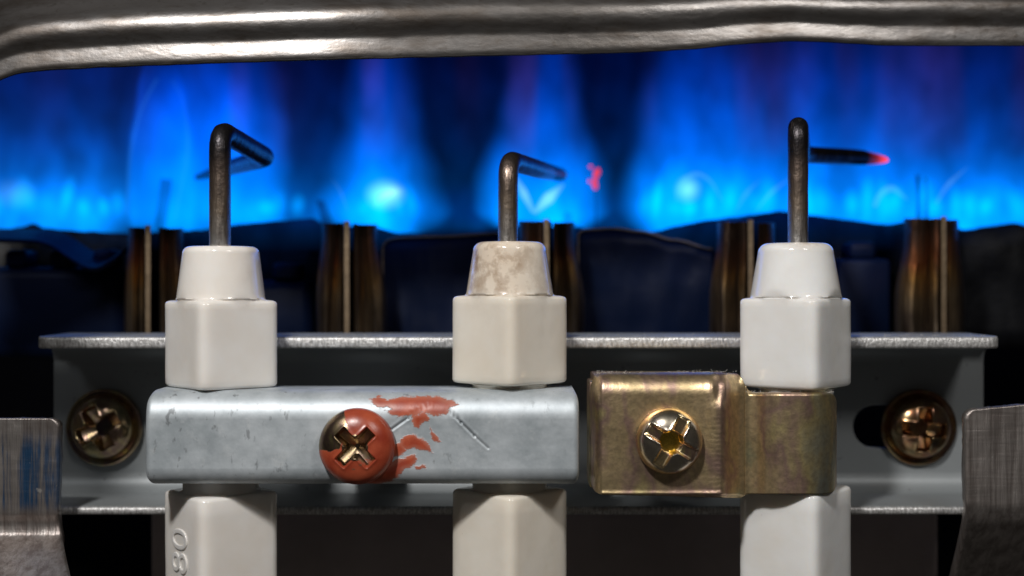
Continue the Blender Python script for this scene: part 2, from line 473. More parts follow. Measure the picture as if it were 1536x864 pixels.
rim = mesh_obj('heat_exchanger_rim', vs, fs, M['rim'], attr={'soot': so})
solidify(rim, .8, 1)
tag(rim, 'dented rolled steel rim running across the top above the flames', 'metal rim')

# ------------------------------------------------------------------ added out-of-view strip that shades the left end of the bracket
v, f = box(-80, -37.2, -21, -20, 16, 27, .2)
blk = mesh_obj('shade_strip', v, f, M['sheet'], smooth=False)
tag(blk, 'added unseen strip that shades the left end of the bracket', 'shade blocker')

# ------------------------------------------------------------------ mounting bracket (bent channel): back plate, two flanges
YB, YF = 17.6, 9.0
ztop = P(0, 505, YF)[2]/S; zbot = P(0, 760, YF)[2]/S
br = tag(empty('mounting_bracket', P(768, 640, YB)), 'grey zinc steel channel bracket behind the insulators and clamps', 'bracket')
xl = P(80, 0, YB)[0]/S; xr = P(1476, 0, YB)[0]/S
slot = []
sx0, sx1, sy = P(1312, 0, YB)[0]/S, P(1388, 0, YB)[0]/S, P(0, 640, YB)[2]/S
sr = mm(32, YB)
for k in range(13): a = math.pi/2+math.pi*k/12; slot.append((sx0+sr*math.cos(a), sy+sr*math.sin(a)))
for k in range(13): a = -math.pi/2+math.pi*k/12; slot.append((sx1+sr*math.cos(a), sy+sr*math.sin(a)))
hl = []
hx, hy = P(155, 640, YB)[0]/S, P(155, 640, YB)[2]/S
for k in range(24): a = 2*math.pi*k/24; hl.append((hx+1.6*math.cos(a), hy+1.6*math.sin(a)))
v, f = plate([(xl, zbot-.2), (xr, zbot-.2), (xr, ztop-.3), (xl, ztop-.3)], [slot, hl], YB, YB+1.0, .12)
bp = mesh_obj('back_plate', v, f, M['bracket'], br, smooth=False)
# a bright strip of metal seen through the slot, behind the plate
def flange(name, x0, x1, z0, z1, rc, up):
    # bent sheet: rounded free corners, gentle bend into the back plate, rounded front edge
    nx = 240; vs, fs, ed = [], [], []
    prof = [(YB+.5, z0, 0)]
    prof += [(YF+.5, z0, 0), (YF+.16, z0+.03*up, .6), (YF+.03, z0+.14, 1), (YF, z0+.26, 1), (YF, (z0+z1)/2, 1), (YF, z1-.26, 1), (YF+.03, z1-.14, 1), (YF+.16, z1-.03, .6), (YF+.5, z1, 0), (YB+.5, z1, 0)]
    m = len(prof)
    for i in range(nx+1):
        x = x0+(x1-x0)*i/nx
        e = min(x-x0, x1-x); dy = rc-math.sqrt(max(0, rc*rc-(rc-min(e, rc))**2)) if rc else 0
        for (y, z, q) in prof:
            fr = 1 if y < YB-1 else 0
            jit = .05*fbm(x*1.3, z*3, 2)*q
            zj = .035*fbm(x*.8, 5, 2)*q
            vs.append(Vector((x, y+dy*fr+jit, z+zj))*S); ed.append(q)
    for i in range(nx):
        for j in range(m):
            a = i*m+j; b = i*m+(j+1) % m; fs.append((a, b, b+m, a+m))
    fs.append(tuple(range(m))); fs.append(tuple(range(nx*m, nx*m+m)))
    return mesh_obj(name, vs, fs, M['bracket'], br, sharp=50, attr={'edge': ed})
tw = mm(18.5, YF)
flange('top_flange', P(50, 0, YF)[0]/S, P(1505, 0, YF)[0]/S, ztop-tw, ztop, 1.2, 1)
bw = mm(13, YF)
flange('bottom_flange', P(20, 0, YF)[0]/S, P(1520, 0, YF)[0]/S, zbot-bw, zbot, 1.0, 1)
# concave fillets of the bends inside the channel
def fillet(name, z, s, r=1.6):
    rings = []
    for x in (xl+.05, xr-.05):
        ring = [Vector((x, YB+.02, z+s*(-.02)))*S]
        ring = []
        for k in range(7):
            a = math.pi/2*k/6
            ring.append(Vector((x, YB-r+r*math.sin(a) , z+s*(r-r*math.cos(a))))*S)
        ring.append(Vector((x, YB+.3, z+s*r))*S); ring.append(Vector((x, YB+.3, z-s*.2))*S); ring.append(Vector((x, YB-r, z-s*.2))*S)
        rings.append(ring)
    v, f = loft(rings); return mesh_obj(name, v, f, M['bracket'], br, sharp=60)
fillet('bend', zbot+.004, 1); fillet('bend', ztop-tw-.004, -1)
# stand-offs that carry the clamps
for (px, py) in ((536, 655), (1005, 658)):
    c = P(px, py, 10); rr = 2.2
    ring = [[Vector((c.x+rr*S*math.cos(a), y*S, c.z+rr*S*math.sin(a))) for a in [2*math.pi*k/24 for k in range(24)]] for y in (2.4, YB+.2)]
    v, f = loft(ring); mesh_obj('standoff', v, f, M['bracket'], br, sharp=40)

# ------------------------------------------------------------------ screws
def make_screw(name, loc, R, h, mat, L, wd, ctr, depth, rot, flange_r=None, paint=None, tilt=(0, 0), openarms=False, shank=6, worn=False):
    root = empty(name, loc)
    NR, NA = 64, 144
    vs, fs, pa, wo, flr = [], [], [], [], []
    R0 = R
    def rec(x, z):
        ca, sa = math.cos(rot), math.sin(rot); u, q = x*ca+z*sa, -x*sa+z*ca
        def bx(u, q, L, w): 
            dx, dy = abs(u)-L, abs(q)-w
            return math.hypot(max(dx, 0), max(dy, 0))+min(max(dx, dy), 0)
        d1, d2 = bx(u, q, L, wd), bx(q, u, L, wd)
        kk = .28*R/2.8
        hh = max(kk-abs(d1-d2), 0)/kk; d = min(d1, d2)-hh*hh*hh*kk/6      # smooth union rounds the inner corners
        dc = math.hypot(u, q)-ctr
        d = min(d, dc)
        return d, math.hypot(u, q), min(abs(u), abs(q))
    for i in range(NR+1):
        r = R*i/NR
        for j in range(NA):
            a = 2*math.pi*j/NA; x, z = r*math.cos(a), r*math.sin(a)
            q = r/R
            y = -h*math.sqrt(max(0, 1-q**2.6))**.9 - .12
            d, rr, arm = rec(x, z)
            m = sm(.06*R/2.8, -.16*R/2.8, d)
            dd = depth*(1-.55*min(1, rr/L)) if not openarms else depth*(1.0 if rr < ctr*1.05 else .38)
            lip = -.05*math.exp(-((d-.06)/.12)**2)*(R/2.8)
            y = y*(1-m) + m*max(y+.1, -h+dd*(1-.0*arm)) + lip*(1-m)
            vs.append(Vector((x, y, z))*S); pa.append(paint(x, y, z, d) if paint else 0.0); wo.append(sm(-.02, .06, d)*sm(R, R*.8, r) if worn else 0.0); flr.append(sm(ctr*1.05, ctr*.8, rr) if worn else 0.0)
    for i in range(NR):
        for j in range(NA):
            a = i*NA+j; b = i*NA+(j+1) % NA; fs.append((a, b, b+NA, a+NA))
    base = len(vs)
    for j in range(NA):
        a = 2*math.pi*j/NA; vs.append(Vector((R*.985*math.cos(a), .02, R*.985*math.sin(a)))*S); pa.append(paint(R*math.cos(a), 0, R*math.sin(a), 1) if paint else 0.0); wo.append(0.0); flr.append(0.0)
    for j in range(NA):
        fs.append((NR*NA+j, NR*NA+(j+1) % NA, base+(j+1) % NA, base+j))
    head = mesh_obj('head', vs, fs, mat, root, local=True, attr={'paint': pa, 'worn': wo, 'floor': flr})
    if flange_r:
        ring = []
        for (r, y) in ((R*.9, -.02), (flange_r*.86, -.10), (flange_r*.93, -.20), (flange_r*.975, -.20), (flange_r, -.08), (flange_r, .25), (flange_r*.97, .4), (R*.5, .4)):
            ring.append([Vector((r*math.cos(a), y, r*math.sin(a)))*S for a in [2*math.pi*j/96 for j in range(96)]])
        v, f = loft(ring); mesh_obj('washer', v, f, mat, root, local=True)
    ring = [[Vector((1.35*math.cos(a), y, 1.35*math.sin(a)))*S for a in [2*math.pi*j/24 for j in range(24)]] for y in (.1, shank)]
    v, f = loft(ring); mesh_obj('shank', v, f, M['screw_dark'], root, local=True, sharp=40)
    root.rotation_euler = (tilt[0], 0, tilt[1])
    return root
R_ = math.radians
s = make_screw('cross_head_screw', P(156, 641, YB-.4), mm(47, 18), 1.75, M['screw_dark'], mm(33, 18), mm(11.5, 18), mm(16, 18), 2.2, R_(28), mm(57.5, 18), tilt=(R_(-3), R_(-4)), shank=4)
tag(s, 'dark iridescent cross-head screw at the shaded left end of the bracket', 'screw', 'cross-head screws')
s = make_screw('cross_head_screw', P(1378, 641, YB-.4), mm(46, 18), 1.7, M['screw_rust'], mm(32, 18), mm(9.5, 18), mm(13, 18), 2.2, R_(-3), mm(57, 18), tilt=(R_(2), R_(2)), shank=4)
tag(s, 'rusty brass-toned cross-head screw in the slot at the right end of the bracket', 'screw', 'cross-head screws')
def red_paint(x, y, z, d):
    a = math.degrees(math.atan2(z, x)); r = math.hypot(x, z)
    q = .74+.3*fbm(x*1.1, z*1.1, 4)
    # bare plating: upper-left sector, and the floor of the recess
    da = abs((a-148+180) % 360-180)
    q -= 1.0*sm(44, 26, da)*sm(.9, 1.6, r)
    if d < -.05: q = .25 if z > -.9 else .45
    if r < .95: q = .1
    return q
s = make_screw('cross_head_screw', P(536, 669, BF-.3), mm(57, -1), 1.5, M['red_screw'], mm(33, -1), mm(9, -1), mm(15, -1), 1.7, R_(45), None, red_paint, shank=4, tilt=(R_(-2), 0))
tag(s, 'screw smeared with red sealing lacquer in the middle of the silver clamp bar', 'screw', 'cross-head screws')
s = make_screw('cross_head_screw', P(1003, 661, BF*.35-.5), mm(50, -1), 1.7, M['gold_screw'], mm(41, -1), mm(9.5, -1), mm(17, -1), 1.15, R_(60), None, shank=4, openarms=True, worn=True, tilt=(R_(-2), R_(2)))
tag(s, 'shiny yellow cross-head screw on the gold clamp', 'screw', 'cross-head screws')

# ------------------------------------------------------------------ silver clamp bar with paint marks and scratches
bar = tag(empty('clamp_bar', P(543, 728, 0)), 'silver zinc clamp bar across two white insulators, splashed with red lacquer', 'clamp')
px0, px1 = 217, 869
zt, zb = P(0, 588, 0)[2]/S, P(0, 729, 0)[2]/S
prof = []; rt, rb = 2.0, 1.3
prof.append((6.5, zt)); prof.append((4.5, zt)); prof.append((3.2, zt))
for k in range(13): a = math.pi/2*k/12; prof.append((rt-rt*math.sin(a), zt-rt+rt*math.cos(a)))
nfl = 90
for k in range(1, nfl): prof.append((0, zt-rt+(zb+rb-zt+rt)*k/nfl))
for k in range(9): a = math.pi/2*k/8; prof.append((rb-rb*math.cos(a), zb+rb-rb*math.sin(a)))
prof += [(3.2, zb), (4.5, zb), (6.5, zb)]
PAINT = [  # outlines of the lacquer smears in photo pixels
    [(552, 600), (566, 596), (580, 600), (596, 597), (625, 596), (655, 596), (668, 601), (690, 606), (676, 611), (668, 622), (652, 624), (640, 619), (620, 621), (600, 626), (586, 622), (578, 617), (590, 611), (568, 611)],
    [(618, 622), (640, 618), (645, 630), (634, 634), (628, 643), (621, 638)],
    [(604, 655), (620, 651), (636, 660), (646, 672), (650, 680), (636, 676), (622, 672), (608, 674), (600, 668)],
    [(590, 668), (602, 664), (610, 676), (598, 684), (588, 684)],
    [(584, 696), (600, 688), (622, 682), (626, 688), (618, 700), (606, 704), (598, 716), (582, 724), (560, 730), (540, 728), (560, 716)],
    [(645, 640), (650, 650), (661, 662), (654, 662), (648, 658)],
    [(622, 699), (636, 698), (638, 702), (626, 704)],
    [(648, 652), (658, 658), (653, 662)],
]
def paint_at(px, py):
    best = -9
    if 530 < px < 700 and 588 < py < 735:
        for p in PAINT: best = max(best, poly_sd(px, py, p))
        return max(0, min(1, .52+best/14))
    return 0.0
SCR = [((585, 646), (612, 627), 1.0), ((612, 627), (645, 605), .8), ((676, 618), (692, 634), 1.0), ((692, 634), (712, 654), 1.0), ((712, 654), (732, 672), .6)]
vs, fs, pa, sc_ = [], [], [], []
NX = 620; m = len(prof)
for i in range(NX+1):
    px = px0+(px1-px0)*i/NX; x = P(px, 0, 0)[0]/S
    ed = min(px-px0, px1-px)
    er = 9; ey = (er-math.sqrt(max(0, er*er-(er-min(ed, er))**2)))/20*.8
    for (y, z) in prof:
        py = 432-z*20; fr = 1 if y < .05 else (1 if y < 3 else 0)
        # the ends are slightly rounded in outline
        hz = (z-(zt+zb)/2); pull = .30*max(0, (abs(hz)/((zt-zb)/2)-.72)/.28)**2 if ed < 22 else 0
        xx = x + (pull*(1-ed/22)**2*(1 if px < 500 else -1))*1.0
        dy = 0; sq_ = 0.0
        if fr:
            dy += .035*fbm(px*.010, z*.3, 3)
            dy += .006*fbm(px*.08, z*1.6, 8)
            for a, b, s_ in SCR:
                if min(a[0], b[0])-12 < px < max(a[0], b[0])+12:
                    d, t = seg_d(px, py, a, b)
                    sq_ = max(sq_, s_*math.exp(-((d+.6)/1.7)**2))
                    dy += s_*(.075*math.exp(-(d/1.9)**2) - .012*math.exp(-((d-3.8)/2.0)**2))
            q = paint_at(px, py)
            dy -= .02*sm(.40, .9, q)
        else: q = 0.0
        kb = (D+BF)/D; vs.append(Vector((xx*kb, y+ey+dy+BF, (z+.03*fbm(px*.02, 2, 6))*kb))*S); pa.append(q if fr else 0.0); sc_.append(sq_)
for i in range(NX):
    for j in range(m-1):
        a = i*m+j; fs.append((a, a+1, a+m+1, a+m))
b_ = mesh_obj('bar', vs, fs, M['zinc'], bar, attr={'paint': pa, 'scratch': sc_})
solidify(b_, .6, 1)

# ------------------------------------------------------------------ gold clamp: plate with a pressed step and a strap round the right insulator
gc = tag(empty('strap_clamp', P(1068, 745, 0)), 'gold iridescent strap clamp holding the rightmost white insulator', 'clamp')
def clampY(px, py):
    # front face profile across x
    y = cat(px, [(884, 3.6), (889, 1.2), (896, .1), (905, -.25), (950, -.35), (1030, -.36), (1056, -.48), (1072, -.72), (1080, -.75), (1088, -.45), (1098, .6), (1110, 1.25), (1122, 1.45), (1134, 1.25), (1150, .62), (1175, .05), (1205, -.12), (1228, .12), (1243, .75), (1250, 1.5), (1254, 2.7), (1255, 4.6)])
    if px < 1122:      # top edge of the plate rolls back; the bump fades into it
        fade = sm(1122, 1100, px)
        top = 559+3*sm(905, 885, px)
        d = py-top; r = 34
        if d < r: y += fade*(1.7-1.7*math.sqrt(max(0, 1-((r-max(d, 0))/r)**2)))
        bump = math.exp(-((px-1080)/14)**2)*sm(570, 612, py)
        y += .45*math.exp(-((px-1080)/10)**2)*(1-sm(585, 615, py))
        d2 = (744+2)-py
        if d2 < 12: y += fade*(-.08*sm(12, 4, d2) + .7*sm(5, 0, d2))
    else:
        d = py-588
        if d < 5: y += .4*(1-d/5)**2
    return y
def topline(px): return cat(px, [(884, 584), (888, 571), (894, 564), (903, 560.5), (918, 559), (1060, 558), (1104, 560), (1112, 566), (1118, 578), (1124, 586), (1132, 588.5), (1232, 588.5), (1246, 590), (1252, 594), (1255, 602)])
def botline(px): return cat(px, [(884, 716), (888, 730), (894, 738), (904, 742), (1000, 744), (1108, 747), (1114, 745), (1122, 741), (1232, 741), (1246, 739.5), (1252, 735), (1255, 726)])
def sheet(px0, px1, NX, NZ):
    vs, fs = [], []
    for i in range(NX+1):
        px = px0+(px1-px0)*i/NX
        t0, b0 = topline(px), botline(px)
        for j in range(NZ+1):
            py = t0+(b0-t0)*j/NZ
            Y = clampY(px, py) + .05*fbm(px*.012, py*.012, 2) + .003*fbm(px*.12, py*.12, 4)
            hm = sm(1058, 1078, px)*sm(1100, 1082, px)*sm(596, 630, py)
            Y += hm*.005*math.sin(py*.9+2*nz(px*.1, py*.05))       # fine hammer lines on the pressed ridge
            vs.append(P(px, py, Y+BF*.35))
    for i in range(NX):
        for j in range(NZ):
            a = i*(NZ+1)+j; fs.append((a, a+1, a+NZ+2, a+NZ+1))
    return vs, fs
vs, fs = sheet(884, 1118, 140, 110)
o = mesh_obj('plate', vs, fs, M['gold'], gc); solidify(o, .7, 1)
vs, fs = sheet(1118, 1255, 96, 90)
o = mesh_obj('strap', vs, fs, M['gold'], gc); solidify(o, .7, 1)
# side and top returns that fold back to the stand-off
v, f = box(P(893, 0, 0)[0]/S, P(1100, 0, 0)[0]/S, .8, 6.5, P(0, 560, 3)[2]/S-.75, P(0, 560, 3)[2]/S-.05, .12)
mesh_obj('top_return', v, f, M['gold'], gc)
v, f = box(P(886, 0, 3)[0]/S-.1, P(886, 0, 3)[0]/S+.6, 2.6, 6.5, P(0, 730, 3)[2]/S, P(0, 572, 3)[2]/S, .12)
mesh_obj('side_return', v, f, M['gold'], gc)

# ------------------------------------------------------------------ igniter electrodes: ceramic insulator + bent wire
PN = 9.5
def hexr(th, a, phi, p=PN):
    # rounded square: radius of the outline in direction th
    t = 0
    for k in range(4):
        c = math.cos(th-phi-k*math.pi/2)
        if c > 0: t += (c/a)**p
    return t**(-1/p)
YI = 4.0
def make_insulator(root, cx, tops, phi, rtop, rbot, mat, seed, hw=85, stain_f=None, fil=10):
    ytop, ysh, yhex, ylow = tops
    N = 120
    a_hex = mm(hw, YI)*math.cos(math.pi/4)*2**(1/PN); k = lambda q: mm(q, YI)
    c = P(cx, 432, YI)
    z = lambda py: (432-py)*(D+YI)/D/20
    rows = []   # (z, mode, radius/apothem)
    rt_, rb_ = k(rtop), k(rbot); F = k(fil)
    rows.append((z(ytop), 'c', .01)); rows.append((z(ytop), 'c', rt_-F))
    for q in range(1, 8):
        a = math.pi/2*q/7; rows.append((z(ytop)-F+F*math.cos(a), 'c', rt_-F+F*math.sin(a)))
    for q in range(1, 12): rows.append((z(ytop)-F+(z(ysh)+.25-z(ytop)+F)*q/12, 'c', rt_+(rb_-rt_)*q/12))
    # small fillet to the shoulder, then hex edge roll
    rows += [(z(ysh)+.22, 'c', rb_), (z(ysh)+.08, 'c', rb_+.06), (z(ysh)+.01, 'm', .35), (z(ysh)-.02, 'h', a_hex-.42), (z(ysh)-.06, 'h', a_hex-.22), (z(ysh)-.15, 'h', a_hex-.07), (z(ysh)-.30, 'h', a_hex)]
    for q in range(1, 14): rows.append((z(ysh)-.3+(z(yhex)+.3-z(ysh)+.3)*q/14, 'h', a_hex))
    rows += [(z(yhex)+.30, 'h', a_hex), (z(yhex)+.12, 'h', a_hex-.07), (z(yhex)+.03, 'h', a_hex-.22), (z(yhex), 'h', a_hex-.45), (z(yhex)-.03, 'c', k(60)), (z(yhex)-.15, 'c', k(56))]
    for q in range(1, 4): rows.append((z(yhex)-.15+(z(ylow)+.15-z(yhex)+.15)*q/4, 'c', k(56)))
    rows += [(z(ylow)+.12, 'c', k(56)), (z(ylow)+.02, 'c', k(60)), (z(ylow), 'h', a_hex-.5), (z(ylow)-.04, 'h', a_hex-.25), (z(ylow)-.14, 'h', a_hex-.08), (z(ylow)-.32, 'h', a_hex)]
    for q in range(1, 12): rows.append((z(ylow)-.32-(12.5)*q/11, 'h', a_hex))
    rings = []; st = []
    for ri, (zz, mode, r) in enumerate(rows):
        ring = []
        for j in range(N):
            th = 2*math.pi*j/N
            if mode == 'c':
                rr = r
                if ysh-70 < 432-zz/((D+YI)/D/20) < ysh+1: rr = min(r, hexr(th, a_hex-.03, phi)+max(0, zz-z(ysh)-.35)*.45)
            elif mode == 'm': rr = min(rb_*(1-r)+hexr(th, a_hex-.42, phi)*r, hexr(th, a_hex-.03, phi))
            else:
                rr = hexr(th, r, phi)
                if zz > z(ysh)-.25: rr = max(rr, min(rb_, hexr(th, a_hex-.02, phi)))
            wv = .035*fbm(seed+math.cos(th)*.8, math.sin(th)*.8, zz*.18)
            wz = .06*fbm(seed*2+math.cos(th), math.sin(th), 3) if mode != 'c' else .0
            rr *= 1+wv*.35
            ring.append(Vector((c.x/S+rr*math.cos(th), YI+rr*math.sin(th), zz+wz))*S)
            st.append(stain_f(math.cos(th)*rr, zz, th) if stain_f else 0.0)
        rings.append(ring)
    v, f = loft(rings)
    # roll of stain attribute
    return mesh_obj('insulator', v, f, mat, root, attr={'stain': st}, sharp=75)
def rod(root, pts, rads, rb, mat, hot=None, name='electrode_wire'):
    path = resample(bend(pts, [x*S for x in rb], 10), 90)
    L = len(path); rr = [lin(i/(L-1), rads)*S for i in range(L)]
    # tiny surface unevenness of the drawn wire
    rr = [r*(1+.02*nz(i*.35, 1, 2)) for i, r in enumerate(rr)]
    v, f = tube(path, rr, 24)
    at = None
    if hot: at = {'hot': [max(0.0, lin(i/(L-1), hot)) for i in range(L) for _ in range(24)]}
    return mesh_obj(name, v, f, mat, root, attr=at, origin=pts[0])
MC = [mat_ceramic('glazed_ceramic_warm', (.85, .825, .79), .9, 1), mat_ceramic('glazed_ceramic_cream', (.83, .78, .69), 1.15, 31), mat_ceramic('glazed_ceramic_white', (.85, .855, .845), 1.1, 61)]
def z_of(py): return (432-py)*(D+YI)/D/20
GR = 'spark electrodes in white ceramic insulators'
# left
e0 = tag(empty('spark_electrode', P(332, 738, YI)), 'white insulator with sideways V-bent wire, at the left end of the silver bar', 'electrode', GR)
sf0 = lambda x, z, th: .55*sm(z_of(450), z_of(380), z)*sm(.3, 2.2, x) + .35*math.exp(-((z-z_of(455))/.5)**2)*sm(0, 3, x)
make_insulator(e0, 331.5, (370, 450, 580, 735), math.radians(270+45-5), 57, 65, MC[0], 1.3, 85.5, sf0, 11)
rod(e0, [P(330, 376, YI), P(330, 196, YI), P(399, 236, 17), P(296, 266, 42)], [(0, .84), (.45, .84), (.6, .80), (.75, .7), (1, .30)], [1.5, 1.2], M['rod'])
# middle
e1 = tag(empty('spark_electrode', P(765, 735, YI)), 'cream brown-stained insulator on the right end of the silver bar, with a hooked wire', 'electrode', GR)
sf1 = lambda x, z, th: min(1, 1.0*sm(z_of(452), z_of(432), z)*(.55+.45*sm(z_of(410), z_of(372), z)) + .15*sm(z_of(520), z_of(440), z))
make_insulator(e1, 764.5, (363, 443, 574, 732), math.radians(270+45+1.5), 55, 65, MC[1], 5.1, 85.5, sf1, 14)
rod(e1, [P(762, 370, YI), P(762, 240, YI), P(808, 254, 17), P(843, 263, 40)], [(0, .78), (.4, .78), (.6, .76), (.95, .70), (1, .55)], [1.9, 2.0], M['rod'])
em = tag(empty('ember', P(893, 350, 44)), 'tiny red-hot flake glowing right of the hooked middle wire', 'ember')
vv, ff = tube([P(893, 356, 44), P(894, 310, 44), P(893, 284, 43.6)], [.08*S, .06*S, .05*S], 8); mesh_obj('stalk', vv, ff, M['sooty'], em)
for (a, b, rx_, rz_, ag) in ((895, 260, 6, 10, .3), (892, 276, 5.5, 10, -.2), (886, 250, 3.5, 3.5, 0), (884, 272, 3, 3.2, 0), (893, 267, 3.5, 13, 0)):
    c_ = P(a, b, 43.6); k_ = mm(1, 43.6)*S*.85; vv = []
    bm = bmesh.new(); bmesh.ops.create_icosphere(bm, subdivisions=2, radius=1)
    for q in bm.verts:
        l_ = 1+.3*nz(q.co.x*2+a, q.co.y*2, q.co.z*2+b); x_, z_ = q.co.x*rx_*k_*l_, q.co.z*rz_*k_*l_
        q.co = c_+Vector((x_*math.cos(ag)+z_*math.sin(ag), q.co.y*.25*S, z_*math.cos(ag)-x_*math.sin(ag)))
    bm.verts.index_update(); vv = [q.co.copy() for q in bm.verts]; ff = [tuple(q.index for q in p.verts) for p in bm.faces]; bm.free()
    mesh_obj('flake', vv, ff, M['ember'], em)
# right
e2 = tag(empty('spark_electrode', P(1194, 735, YI)), 'bright white insulator under the gold clamp, its wire tip glowing red', 'electrode', GR)
sf2 = lambda x, z, th: .9*math.exp(-((x-.2)/1.4)**2)*sm(z_of(382), z_of(368), z) + .6*math.exp(-((z-z_of(449))/.35)**2)*math.exp(-((x)/2.2)**2) + .55*math.exp(-((z-z_of(578))/.5)**2)*math.exp(-((x+.3)/1.2)**2)+.25*sm(-2.5, -4.3, x)*sm(z_of(470), z_of(430), z)
make_insulator(e2, 1193.5, (365, 447, 580, 729), math.radians(270+45+6), 56, 67, MC[2], 9.7, 85.0, sf2, 15)
rod(e2, [P(1197, 372, YI), P(1197, 188, YI), P(1203, 232, 22), P(1290, 236, 27), P(1330, 240, 30)], [(0, .79), (.5, .79), (.7, .78), (.84, .76), (.90, .72), (.985, .34), (1, .2)], [1.1, 1.6, .8], M['rod_hot'], [(0, 0), (.90, 0), (.94, .12), (.98, .7), (1, 1)])

# moulded lettering on the left insulator's lower block (raised in the ceramic)
fc = bpy.data.curves.new('lettering', 'FONT'); fc.body = '80'; fc.size = 3.6*S; fc.extrude = .015*S; fc.bevel_depth = .075*S; fc.bevel_resolution = 2; fc.offset = -.06*S
fc.align_x = 'RIGHT'; fc.align_y = 'CENTER'
fo = bpy.data.objects.new('lettering_src', fc); COL.objects.link(fo)
bpy.context.view_layer.update()
me = bpy.data.meshes.new_from_object(fo.evaluated_get(bpy.context.evaluated_depsgraph_get()))
bpy.data.objects.remove(fo)
lo = bpy.data.objects.new('lettering', me); COL.objects.link(lo)
me.materials.clear(); me.materials.append(MC[0])
fa = math.radians(225-5)
nrm = Vector((math.cos(fa), math.sin(fa), 0)); upv = Vector((0, 0, 1)); side = upv.cross(nrm)   # side points to +x along the face
ap = mm(85.5, YI)*math.cos(math.pi/4)*2**(1/PN)
ins = [c for c in e0.children if c.name.startswith('insulator')][0]
cpos = P(331.5, 432, YI); ctr = Vector((cpos.x, YI*S, 0)) + nrm*(ap+.03)*S - side*(.0)*S
# text x axis -> up, text y axis -> -side (reads upwards)
mt = Matrix(((upv.x, -side.x, nrm.x, 0), (upv.y, -side.y, nrm.y, 0), (upv.z, -side.z, nrm.z, 0), (0, 0, 0, 1)))
ctr.z = P(0, 800, -.5)[2]
lo.parent = ins; lo.matrix_parent_inverse = Matrix()
lo.matrix_basis = Matrix.Translation(ctr - world_of(ins)) @ mt

# ------------------------------------------------------------------ side clips
def clip(name, outline_fn, rows, mat, label, tint=None, Yf=None, thick=1.0):
    vs, fs, tn = [], [], []
    NXc = 40
    for r in rows:
        x0, x1, = outline_fn(r)
        for i in range(NXc+1):
            px = x0+(x1-x0)*i/NXc
            vs.append(P(px, r, Yf(px, r))); tn.append(tint(px, r) if tint else 0.0)
    for j in range(len(rows)-1):
        for i in range(NXc):
            a = j*(NXc+1)+i; fs.append((a, a+1, a+NXc+2, a+NXc+1))
    o = mesh_obj(name, vs, fs, mat, attr={'tint': tn}); solidify(o, thick, 1)
    o.location = (0, 0, 0)
    return tag(o, label, 'metal clip')
def rowsr(a, b, n): return [a+(b-a)*i/n for i in range(n+1)]
def lx(r):
    c = 88 - (14-math.sqrt(max(0, 196-(14-min(14, r-628))**2)) if r < 642 else 0)
    return (-90, c + cat(r, [(700, 0), (760, -2), (785, -1), (800, 4), (830, 10), (900, 26)]) )
def lY(px, r):
    return 5.0 + cat(r, [(628, 0), (770, 0), (785, .25), (800, .1), (830, -2.2), (900, -8), (960, -12)]) + .1*fbm(px*.02, r*.02, 1)
o = clip('spring_clip', lx, rowsr(628, 642, 10)+rowsr(644, 940, 100), M['clip_blue'], 'brushed steel clip with a blue sheen in its colour at the lower left edge', tint=lambda px, r: sm(640, 680, r)*sm(772, 750, r)*(.75+.25*sm(80, 40, px)), Yf=lY)
def rx(r):
    c = 1449 + (14-math.sqrt(max(0, 196-(14-min(14, r-616))**2)) if r < 630 else 0)
    return (c + cat(r, [(630, 0), (770, 2), (790, -1), (864, -17), (940, -36)]), 1640)
def rY(px, r):
    return 5.0 + cat(r, [(616, 0), (755, 0), (775, .4), (800, 1.8), (870, 7), (950, 13)]) + .1*fbm(px*.02, r*.02, 6) + max(0, (px-1449))*.002
vsr = clip('spring_clip', rx, rowsr(616, 630, 10)+rowsr(632, 940, 100), M['clip'], 'dull brownish brushed steel clip at the lower right edge', Yf=rY)
# tilt of its upper edge
for vv in vsr.data.vertices:
    px = vv.co.x/S*20*D/(D+vv.co.y/S)+768; t_ = sm(P(0, 720, 5)[2], P(0, 620, 5)[2], vv.co.z)
    vv.co.z += t_*max(0, (px-1449))*.10*.05*S

# ------------------------------------------------------------------ manifold panel below the bracket
v, f = box(P(226, 0, 24)[0]/S, P(1408, 0, 24)[0]/S, 24, 27, -40, P(0, 700, 24)[2]/S, .4)
mp = mesh_obj('manifold_panel', v, f, M['panel'], smooth=False)
tag(mp, 'dark brown metal panel filling the gap below the bracket', 'panel')

